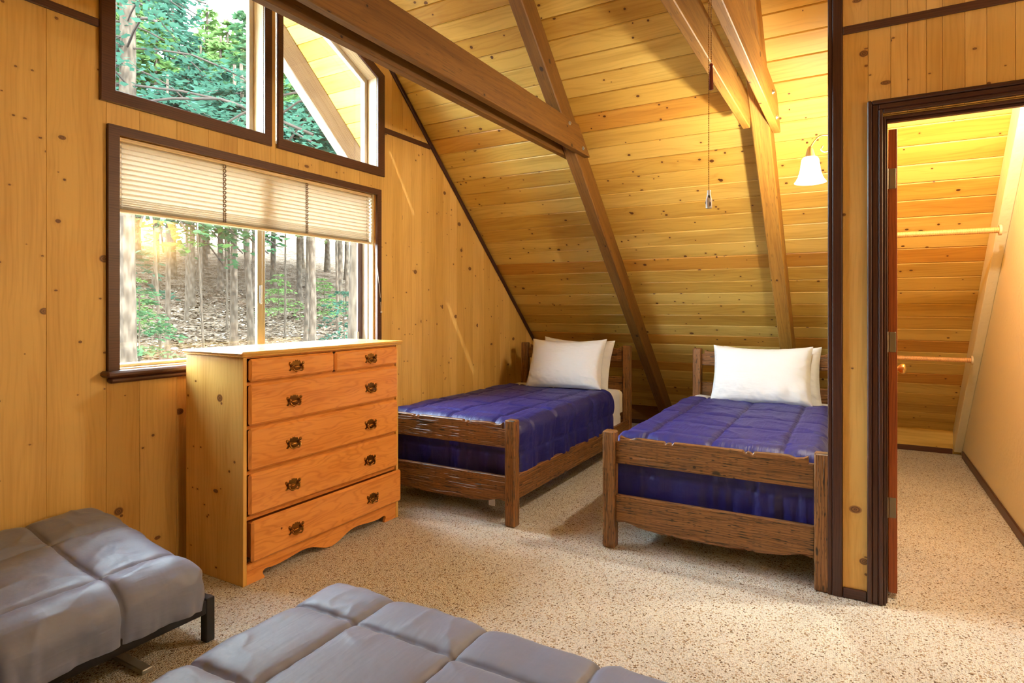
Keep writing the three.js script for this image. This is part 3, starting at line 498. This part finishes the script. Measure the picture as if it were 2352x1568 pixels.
function pillowGeo(W, H, Th, seed) {                                  // lies in xy, thick along z, soft corners that stand out as ears
  const n = 46, P = [], I = [], uv = [];
  for (const s of [1, -1]) for (let j = 0; j <= n; j++) for (let i = 0; i <= n; i++) {
    const u = i / n * 2 - 1, v = j / n * 2 - 1, eu = 1 - Math.pow(Math.abs(u), 2.6), ev = 1 - Math.pow(Math.abs(v), 2.6), body = Math.pow(Math.max(0, eu), 0.5) * Math.pow(Math.max(0, ev), 0.5);
    const x = u * W / 2 * (1 - 0.055 * (1 - v * v)), y = v * H / 2 * (1 - 0.075 * (1 - u * u)) - 0.012 * (1 - u * u);
    const near = smooth(0.45, 0.95, Math.max(Math.abs(u), Math.abs(v))), cr = (1 - Math.abs(2 * fbm(u * 5 + seed, v * 2.4 + u * 1.2, 0, 0, seed, 3) - 1));
    let z = s * (Th / 2 * body + 0.003) + (0.016 * (fbm(u * 1.6 + 3 * s, v * 1.6, 0, 0, seed + 2, 3) - 0.5) + 0.011 * near * (fbm(u * 9, v * 9 + s, 0, 0, seed + 4, 3) - 0.5) + 0.009 * Math.pow(cr, 6) * smooth(-0.1, -0.7, v)) * Math.min(1, body * 3);
    P.push(x, y, z); uv.push(x + s, y);
  }
  const m = (n + 1) * (n + 1);
  for (let s = 0; s < 2; s++) for (let j = 0; j < n; j++) for (let i = 0; i < n; i++) { const a = s * m + j * (n + 1) + i, b = a + 1, c = a + n + 1, d = c + 1; if (s) I.push(a, c, b, b, c, d); else I.push(a, b, c, b, d, c); }
  for (let k = 0; k < n; k++) for (const [a, b] of [[k, k + 1], [n * (n + 1) + k + 1, n * (n + 1) + k], [(k + 1) * (n + 1), k * (n + 1)], [k * (n + 1) + n, (k + 1) * (n + 1) + n]]) I.push(a, m + a, b, b, m + a, m + b);
  const g = new THREE.BufferGeometry(); g.setAttribute('position', new THREE.Float32BufferAttribute(P, 3)); g.setAttribute('uv', new THREE.Float32BufferAttribute(uv, 2)); g.setIndex(I); g.computeVertexNormals(); return g;
}

// ---------------------------------------------------------------- rustic wooden beds
const FX = 3.03, HX = 5.06, BW = 1.075;                                // foot and head planes, width over the posts
function rail(pts, th) { return grainUV(poly(pts, [], th, 0.004), 'x', R0() * 3, R0() * 2).rotateY(-Math.PI / 2); }   // polygon x -> z
function woodBed(label, z0) {                                          // local: x 0 at the foot, z 0..BW
  const b = thing('bed_frame', label, 'bed', { at: [FX, 0, z0] }), P = 0.068, L = HX - FX, a = P, c = BW - P;
  for (const [x, h] of [[0, 0.618], [L, 0.935]]) for (const z of [0, BW - P]) part('post', cbox(x, x + P * 0.92, 0.001, h, z, z + P, 0.007, 'y'), M.rustic, b);
  const top = (y) => [[a, y - 0.028], [a + 0.022, y - 0.028], [a + 0.024, y + 0.004], [a + 0.045, y - 0.006], [a + 0.075, y - 0.010], [a + 0.105, y - 0.001], [a + 0.14, y], [a + 0.255, y - 0.004], [a + 0.262, y - 0.014], [a + 0.272, y - 0.007], [a + 0.285, y - 0.006], [a + 0.296, y - 0.013], [a + 0.306, y - 0.002]];
  const mirror = (l) => l.map(([x, y]) => [a + c - x, y]).reverse();
  const up = top(0.592), upper = [[a, 0.450], [c, 0.450], ...[...up, ...mirror(up)].reverse()];
  part('foot_rail', rail(upper, 0.028).translate(0.046, 0, 0), M.rustic, b);
  const lowHalf = [[a, 0.138], [a + 0.05, 0.146], [a + 0.09, 0.138], [a + 0.12, 0.128], [a + 0.2, 0.119], [a + 0.252, 0.115], [a + 0.262, 0.121], [a + 0.274, 0.117], [a + 0.288, 0.117], [a + 0.298, 0.122], [a + 0.308, 0.114], [a + 0.40, 0.112]];
  const lower = [...lowHalf, ...mirror(lowHalf), [c, 0.284], [a, 0.284]];
  part('foot_rail', rail(lower, 0.028).translate(0.046, 0, 0), M.rustic, b);
  const hu = top(0.918); part('head_rail', rail([[a, 0.795], [c, 0.795], ...[...hu, ...mirror(hu)].reverse()], 0.026).translate(L + 0.046, 0, 0), M.rustic, b);
  part('head_rail', rail([[a, 0.52], [c, 0.52], [c, 0.66], [a, 0.66]], 0.026).translate(L + 0.046, 0, 0), M.rustic, b);
  part('head_rail', rail([[a, 0.15], [c, 0.15], [c, 0.29], [a, 0.29]], 0.026).translate(L + 0.046, 0, 0), M.rustic, b);
  for (const z of [0.012, BW - 0.012 - 0.026]) part('side_rail', cbox(P * 0.92, L - 0.001, 0.150, 0.292, z, z + 0.026, 0.004, 'x'), M.rustic, b);
  for (const x of [0.4, 1.0, 1.6]) part('slat', cbox(x, x + 0.08, 0.175, 0.195, 0.039, BW - 0.039, 0.003, 'z'), M.pine, b);
  return b;
}
const bed1 = woodBed('rustic dark wooden twin bed against the window wall beside the dresser', 0.167);
const bed2 = woodBed('rustic dark wooden twin bed next to the closet wall', 1.776);
function bedding(z0, side, seed, where) {
  const a = z0 + 0.05, b = z0 + BW - 0.05, m = thing('mattress', 'white sheeted mattress on the wooden bed ' + where, 'mattress');
  part('box_spring', cbox(FX + 0.14, HX - 0.04, 0.197, 0.36, a + 0.01, b - 0.01, 0.025, 'x'), M.sheet, m);
  const mg = drape({ x0: FX + 0.125, x1: HX - 0.015, z0: a, z1: b, top: 0.558, r: 0.045, hang: [0.19, 0.19, 0.19, 0.19], step: 0.025, S: 9, puff: 0.001, fold: 0.004, wr: 0.004, flare: 0, seed: seed + 20 });
  part('fitted_sheet', mg, M.sheet, m);
  part('flat_sheet', drape({ x0: HX - 0.44, x1: HX - 0.12, z0: a - 0.012, z1: b + 0.012, top: 0.576, r: 0.05, hang: [0.02, 0.02, 0.24, 0.30], step: 0.02, S: 9, puff: 0.001, fold: 0.006, wr: 0.006, flare: 0.02, seed: seed + 30 }), M.linen, m);
  const q = solo('comforter', drape({ x0: FX + 0.096, x1: HX - 0.33, z0: a - 0.022, z1: b + 0.022, top: 0.588, r: 0.075, hang: [0.40, 0.03, 0.28, 0.305], S: 0.335, sx: 0.17, sz: 0.17, puff: 0.012, fold: 0.017, wr: 0.008, flare: -0.01, seed, seamDepth: 0.5, sag: 0.01 }), M.navy, 'navy blue quilted comforter on the wooden bed ' + where, 'comforter', { group: 'navy comforters on the wooden beds' });
  return q;
}
bedding(0.167, 1, 101, 'by the window wall');
bedding(1.776, 1, 131, 'next to the closet wall');
{ const t = solo('care_tag', cbox(FX + 0.06, FX + 0.062, 0.085, 0.128, 1.03, 1.075, 0.0005, 'y'), M.linen, 'small white fabric tag hanging under the bed by the window wall', 'tag'); }
const pg = [pillowGeo(0.68, 0.44, 0.19, 3), pillowGeo(0.68, 0.44, 0.18, 8)];
function pillow(x, y, z, lean, roll, turn, v, label) {
  const m = solo('pillow', pg[v], M.linen, label, 'pillow', { group: 'white pillows on the wooden beds' });
  m.rotation.order = 'YXZ'; m.position.set(x, y, z); m.rotation.set(-lean, -Math.PI / 2 + turn, roll);
}
pillow(4.70, 0.795, 0.80, 0.42, 0.02, 0.04, 0, 'white pillow leaning in front on the bed by the window wall');
pillow(4.865, 0.785, 0.815, 0.30, -0.03, -0.03, 1, 'white pillow half hidden behind another on the bed by the window wall');
pillow(4.70, 0.785, 2.345, 0.42, 0.01, 0.02, 1, 'white pillow leaning in front on the bed next to the closet wall');
pillow(4.865, 0.765, 2.395, 0.30, 0.02, 0.0, 0, 'white pillow half hidden behind another on the bed next to the closet wall');

// ---------------------------------------------------------------- low metal beds with grey comforters
function metalBed(label, x0, x1, z0, z1, runner) {
  const b = thing('metal_bed_frame', label, 'bed'), t = 0.036;
  for (const z of [z0, z1 - t]) part('side_rail', cbox(x0 + t, x1 - t, 0.112, 0.165, z, z + t, 0.003, 'x'), M.black, b);
  for (const x of [x0, x1 - t]) part('end_rail', cbox(x, x + t, 0.112, 0.165, z0 + t, z1 - t, 0.003, 'z'), M.black, b);
  for (const x of [x0, (x0 + x1) / 2, x1 - t]) for (const z of [z0, z1 - t]) part('leg', [cbox(x, x + t, 0.001, 0.168, z, z + t, 0.003, 'y')], M.black, b);
  for (let k = 0; k < 7; k++) { const x = lerp(x0 + 0.2, x1 - 0.25, k / 6); part('slat', cbox(x, x + 0.05, 0.140, 0.158, z0 + t, z1 - t, 0.003, 'z'), M.black, b); }
  if (runner) part('floor_runner', cbox(runner, runner + 0.036, 0.001, 0.018, z0 + 0.3, z1 - 0.004, 0.003, 'z'), M.steel, b).userData.label = 'pale steel bar on the carpet';
  const m = thing('mattress', 'mattress under a grey comforter on the ' + (z0 < 1 ? 'narrow black metal bed' : 'wide black metal bed'), 'mattress');
  part('cover', cbox(x0 + 0.03, x1 - 0.05, 0.168, 0.315, z0 + 0.03, z1 - 0.03, 0.04, 'x'), M.linen, m);
}
metalBed('low black metal bed frame against the window wall', -0.48, 1.455, 0.012, 0.812, 1.185);
metalBed('low black metal bed frame in the middle of the room', -0.42, 1.44, 1.46, 2.80);
solo('comforter', drape({ x0: -0.5, x1: 1.415, z0: 0.052, z1: 0.815, top: 0.338, tilt: 0.075, r: 0.10, hang: [0.16, 0.185, 0.05, 0.185], step: 0.0075, S: 0.345, sx: 1.445 - 0.33 + 0.5 - 0.345 * 4, sz: 0.275, puff: 0.018, fold: 0.024, wr: 0.008, flare: 0, seed: 151, seamDepth: 0.4, sag: 0.02 }), M.grey, 'grey quilted comforter hanging over the metal bed against the window wall', 'comforter');
solo('comforter', drape({ x0: -0.45, x1: 1.49, z0: 1.425, z1: 2.835, top: 0.362, r: 0.09, hang: [0.17, 0.19, 0.19, 0.19], step: 0.0075, S: 0.34, sx: 1.283 + 0.45 - 0.34 * 5, sz: 1.704 - 1.425, puff: 0.020, fold: 0.014, wr: 0.006, flare: 0, seed: 171, seamDepth: 0.4, sag: 0.015 }), M.grey, 'grey quilted comforter spread over the metal bed in the middle of the room', 'comforter');

// ---------------------------------------------------------------- the forest outside
const spot = (u, d) => { const k = (u - 1176) / FPX, s = Math.sin(YAW), c = Math.cos(YAW); return [EYE.x + d * (k * s + c), EYE.z + d * (k * c - s)]; };   // a place d metres away in the direction of a bearing
const groundY = (x, z) => { const d = -z + 0.15 * (x - 4); return -1.15 + 0.1 * Math.min(d, 24) + 0.2 * Math.max(0, d - 24) + 0.35 * (fbm(x * 0.22 + 40, z * 0.22 + 40, 0, 0, 95, 3) - 0.5); };
{
  const nx = 110, nz = 100, P = [], I = [], uv = [];
  for (let j = 0; j <= nz; j++) for (let i = 0; i <= nx; i++) { const x = lerp(-22, 62, i / nx), z = lerp(-0.9, -62, j / nz); P.push(x, groundY(x, z), z); uv.push(x, z); }
  for (let j = 0; j < nz; j++) for (let i = 0; i < nx; i++) { const a = j * (nx + 1) + i, c = a + nx + 1; I.push(a, a + 1, c, a + 1, c + 1, c); }
  const g = new THREE.BufferGeometry(); g.setAttribute('position', new THREE.Float32BufferAttribute(P, 3)); g.setAttribute('uv', new THREE.Float32BufferAttribute(uv, 2)); g.setIndex(I); g.computeVertexNormals();
  solo('forest_ground', g, M.litter, 'sunlit forest slope covered with dry leaf litter outside the window', 'ground', ST);
}
{ // fallen leaves lying on the slope, far too many to count
  const q = new THREE.BufferGeometry(); q.setAttribute('position', new THREE.Float32BufferAttribute([0, 0, 0, 0.5, 0.12, 0.28, 1, 0.02, 0, 0, 0, 0, 1, 0.02, 0, 0.5, 0.10, -0.28], 3)); q.computeVertexNormals();
  const n = 9000, im = new THREE.InstancedMesh(q, matte({ color: 0xffffff, side: THREE.DoubleSide }), n), o = new THREE.Object3D(), rnd = rng(606), col = new THREE.Color();
  for (let i = 0; i < n; i++) {
    const d = 6 + 26 * Math.pow(rnd(), 1.1), [x, z] = spot(lerp(200, 900, rnd()), d), s = rr(0.10, 0.26, rnd);
    o.position.set(x, groundY(x, z) + 0.015, z); o.rotation.set(rr(-0.25, 0.25, rnd), rnd() * 6.28, rr(-0.3, 0.3, rnd)); o.scale.set(s, s, s); o.updateMatrix(); im.setMatrixAt(i, o.matrix);
    const k = rnd(); im.setColorAt(i, k < 0.3 ? col.setRGB(0.16, 0.13, 0.10) : k < 0.7 ? col.setRGB(0.07, 0.05, 0.033) : col.setRGB(0.025, 0.018, 0.012));
  }
  im.name = 'leaf_litter'; im.userData = { label: 'dry fallen leaves scattered over the forest slope', category: 'leaves', kind: 'stuff' }; lit(im); scene.add(im);
}
const leafMat = [[46, 70, 46], [64, 86, 46], [38, 62, 50], [78, 98, 54]].map((c) => new THREE.MeshPhysicalMaterial({ color: C(...c), roughness: 1, specularIntensity: 0, transmission: 0.3, thickness: 0, side: THREE.DoubleSide }));
function trunkGeo(h, r, leanX, leanZ, seed, flare = 0.5) {
  const n = 14, m = 12, P = [], I = [], uv = [];
  for (let j = 0; j <= n; j++) { const t = j / n, y = h * t, rad = r * (1 - 0.62 * t) * (1 + flare * Math.exp(-y / (r * 2.5))), cx = leanX * y + 0.25 * r * (vn(t * 5, seed, 0, 0, 7) - 0.5) * 2, cz = leanZ * y + 0.25 * r * (vn(t * 5, seed + 40, 0, 0, 8) - 0.5) * 2;
    for (let i = 0; i <= m; i++) { const a = i / m * 6.2832, k = rad * (1 + 0.10 * (vn(i % m * 1.3, t * 18, 0, 0, seed) - 0.5)); P.push(cx + Math.cos(a) * k, y - 0.1, cz + Math.sin(a) * k); uv.push(i / m * Math.max(0.9, Math.round(6.28 * r / 0.9) * 0.9), y); } }
  for (let j = 0; j < n; j++) for (let i = 0; i < m; i++) { const a = j * (m + 1) + i, c = a + m + 1; I.push(a, c, a + 1, a + 1, c, c + 1); }
  const g = new THREE.BufferGeometry(); g.setAttribute('position', new THREE.Float32BufferAttribute(P, 3)); g.setAttribute('uv', new THREE.Float32BufferAttribute(uv, 2)); g.setIndex(I); g.computeVertexNormals(); return g;
}
function tree(name, label, [x, z], o) {
  const { h, r, lean = [0, 0], seed, from = 3, len = 2.2, whorls = 26, per = 5, leaves = 26, size = 0.16, mat = 0, droop = 0.25, group, to = h * 0.99 } = o, rnd = rng(seed);
  const t = thing(name, label, 'tree', { at: [x, groundY(x, z), z], group });
  part('trunk', trunkGeo(h, r, lean[0], lean[1], seed), M.bark, t);
  if (!leaves) return;
  const P = [], N = [], br = [];
  for (let w = 0; w < whorls; w++) {
    const f = w / whorls, y = lerp(from, to, f) + rr(-0.1, 0.1, rnd), L0 = len * Math.pow(1 - f, 0.8) + 0.2;
    for (let k = 0; k < per; k++) {
      const a = rnd() * 6.283, L = L0 * rr(0.6, 1.15, rnd), dx = Math.cos(a), dz = Math.sin(a), bx = lean[0] * y, bz = lean[1] * y, at = (s) => [bx + dx * L * s, y + L * (0.16 * s - droop * 1.5 * s * s), bz + dz * L * s];
      if (r > 0.03) br.push(new THREE.TubeGeometry(new THREE.CatmullRomCurve3([V(...at(0)), V(...at(0.5)), V(...at(1))]), 4, 0.008 + 0.004 * L, 4));
      const n = Math.ceil(leaves * (0.4 + L / len));
      for (let i = 0; i < n; i++) {
        const s = Math.pow(rnd(), 0.7), p = at(s), sp = 0.30 * L * (0.35 + 0.65 * Math.sin(Math.PI * Math.min(1, s * 1.05))), off = rr(-1, 1, rnd) * sp, sz = size * rr(0.6, 1.3, rnd);
        const cx = p[0] - dz * off, cy = p[1] + rr(-0.08, 0.05, rnd) * L * 0.6, cz = p[2] + dx * off, ang = a + rr(-0.9, 0.9, rnd) + Math.sign(off) * 0.5, tilt = rr(-0.5, 0.25, rnd), roll = rr(-0.8, 0.8, rnd);
        const ex = Math.cos(ang) * Math.cos(tilt), ey = Math.sin(tilt), ez = Math.sin(ang) * Math.cos(tilt), wx = -Math.sin(ang) * Math.cos(roll), wy = Math.sin(roll), wz = Math.cos(ang) * Math.cos(roll), wd = sz * 0.26;
        const q = [[0, 0], [0.4, 1], [1, 0], [0.4, -1]].map(([l, m]) => [cx + ex * sz * l + wx * wd * m, cy + ey * sz * l + wy * wd * m, cz + ez * sz * l + wz * wd * m]);
        for (const v of [q[0], q[1], q[2], q[0], q[2], q[3]]) P.push(...v);
      }
    }
  }
  const g = new THREE.BufferGeometry(); g.setAttribute('position', new THREE.Float32BufferAttribute(P, 3)); g.computeVertexNormals();
  part('foliage', g, leafMat[mat], t).userData.kind = 'stuff';
  if (br.length) part('branches', br, M.twig, t).userData.kind = 'stuff';
}
const TG = 'forest trees outside the windows';
// trunks that stand in view through the lower window
tree('pine_tree', 'big grey trunk rising past the left edge of both windows', spot(288, 9), { h: 13, r: 0.145, seed: 1, from: 4.6, to: 7, len: 3.2, whorls: 10, per: 4, leaves: 70, size: 0.13, mat: 2, lean: [0.004, 0] });
tree('pine_tree', 'thick grey bark trunk at the right edge of the sliding window', spot(822, 8), { h: 13, r: 0.17, seed: 2, from: 5.0, to: 6.6, len: 2.0, whorls: 6, per: 4, leaves: 50, size: 0.13, mat: 2, lean: [0.02, 0] });
for (const [u, d, r, lean, label, h] of [
  [372, 12, 0.035, [-0.06, 0.02], 'very thin leaning sapling trunk beside the window reflection', 5.5], [386, 14, 0.065, [0, 0], 'slim dark trunk directly under the lamp reflection', 9], [428, 21, 0.06, [0.01, 0], 'slim olive trunk further up the slope', 9],
  [472, 13, 0.028, [-0.07, 0.01], 'thin crooked stem leaning over the leaf litter', 4.5], [462, 24, 0.05, [0, 0], 'thin straight trunk in front of the bright clearing', 8], [536, 16, 0.105, [0.008, 0], 'ringed grey trunk of the pair left of the window stile', 11],
  [578, 15.5, 0.095, [-0.05, 0.01], 'leaning grey trunk of the pair left of the window stile', 11], [521, 20, 0.035, [0, 0], 'thin dark stem beside the ringed grey trunk', 7], [655, 19, 0.035, [0, 0], 'thin straight stem right of the window stile', 8],
  [716, 15, 0.10, [0, 0], 'straight grey trunk in the middle of the right pane', 11], [702, 18, 0.075, [0.04, 0], 'dark leaning trunk behind the straight grey one', 8], [776, 22, 0.06, [-0.02, 0], 'slim trunk near the thick bark trunk', 9],
  [302, 15, 0.025, [0, 0], 'short thin stem near the big grey trunk', 2.6], [797, 26, 0.09, [0, 0], 'distant trunk seen beside the thick bark trunk', 10],
]) tree('tree', label, spot(u, d), { h: Math.min(h, 0.48 * d), r, lean, seed: 200 + u, from: Math.min(h * 0.6, 2.2 + 0.17 * d), to: r < 0.03 ? h : 0.44 * d, len: r < 0.03 ? 0.9 : 3.0, whorls: r < 0.03 ? 6 : 13, per: r < 0.03 ? 3 : 6, leaves: r < 0.03 ? 8 : 56, size: 0.15 + 0.004 * d, mat: u % 3, group: TG });
// fir thicket that fills the view through the upper window
const fir = rng(404);
for (let k = 0; k < 30; k++) {
  const u = 190 + (k * 97) % 760 + rr(-30, 30, fir), d = 27 + (k % 6) * 4 + rr(-1.5, 1.5, fir), gap = u > 430 && u < 560;
  tree('fir_tree', ['dark green', 'yellow-green', 'blue-green', 'pale green'][k % 4] + (gap ? ' shorter fir under the bright gap in the canopy' : d > 38 ? ' fir far up the forest slope' : ' fir of the thicket behind the bare trunks'), spot(u, d), { h: (gap ? 0.40 : 0.49) * d + rr(-1, 1, fir), r: 0.05 + 0.003 * d, seed: 300 + k, from: 3 + 0.05 * d, len: 2.0 + 0.05 * d, whorls: 26, per: 5, leaves: 34, size: 0.14 + 0.008 * d, mat: k % 4, group: 'firs of the forest thicket' });
}
for (const [u, d, k, where] of [[320, 11, 0, 'beside the big grey trunk'], [300, 17, 1, 'behind the short thin stem'], [790, 16, 2, 'beside the thick bark trunk'], [640, 25, 3, 'behind the thin straight stem'], [745, 24, 1, 'behind the straight grey trunk']]) tree('fir_sapling', 'young feathery fir growing ' + where, spot(u, d), { h: 1.9, r: 0.02, seed: 500 + u, from: 0.35, len: 0.9, whorls: 12, per: 5, leaves: 16, size: 0.12, mat: k, group: 'young firs on the forest slope' });

renderer.render(scene, camera);
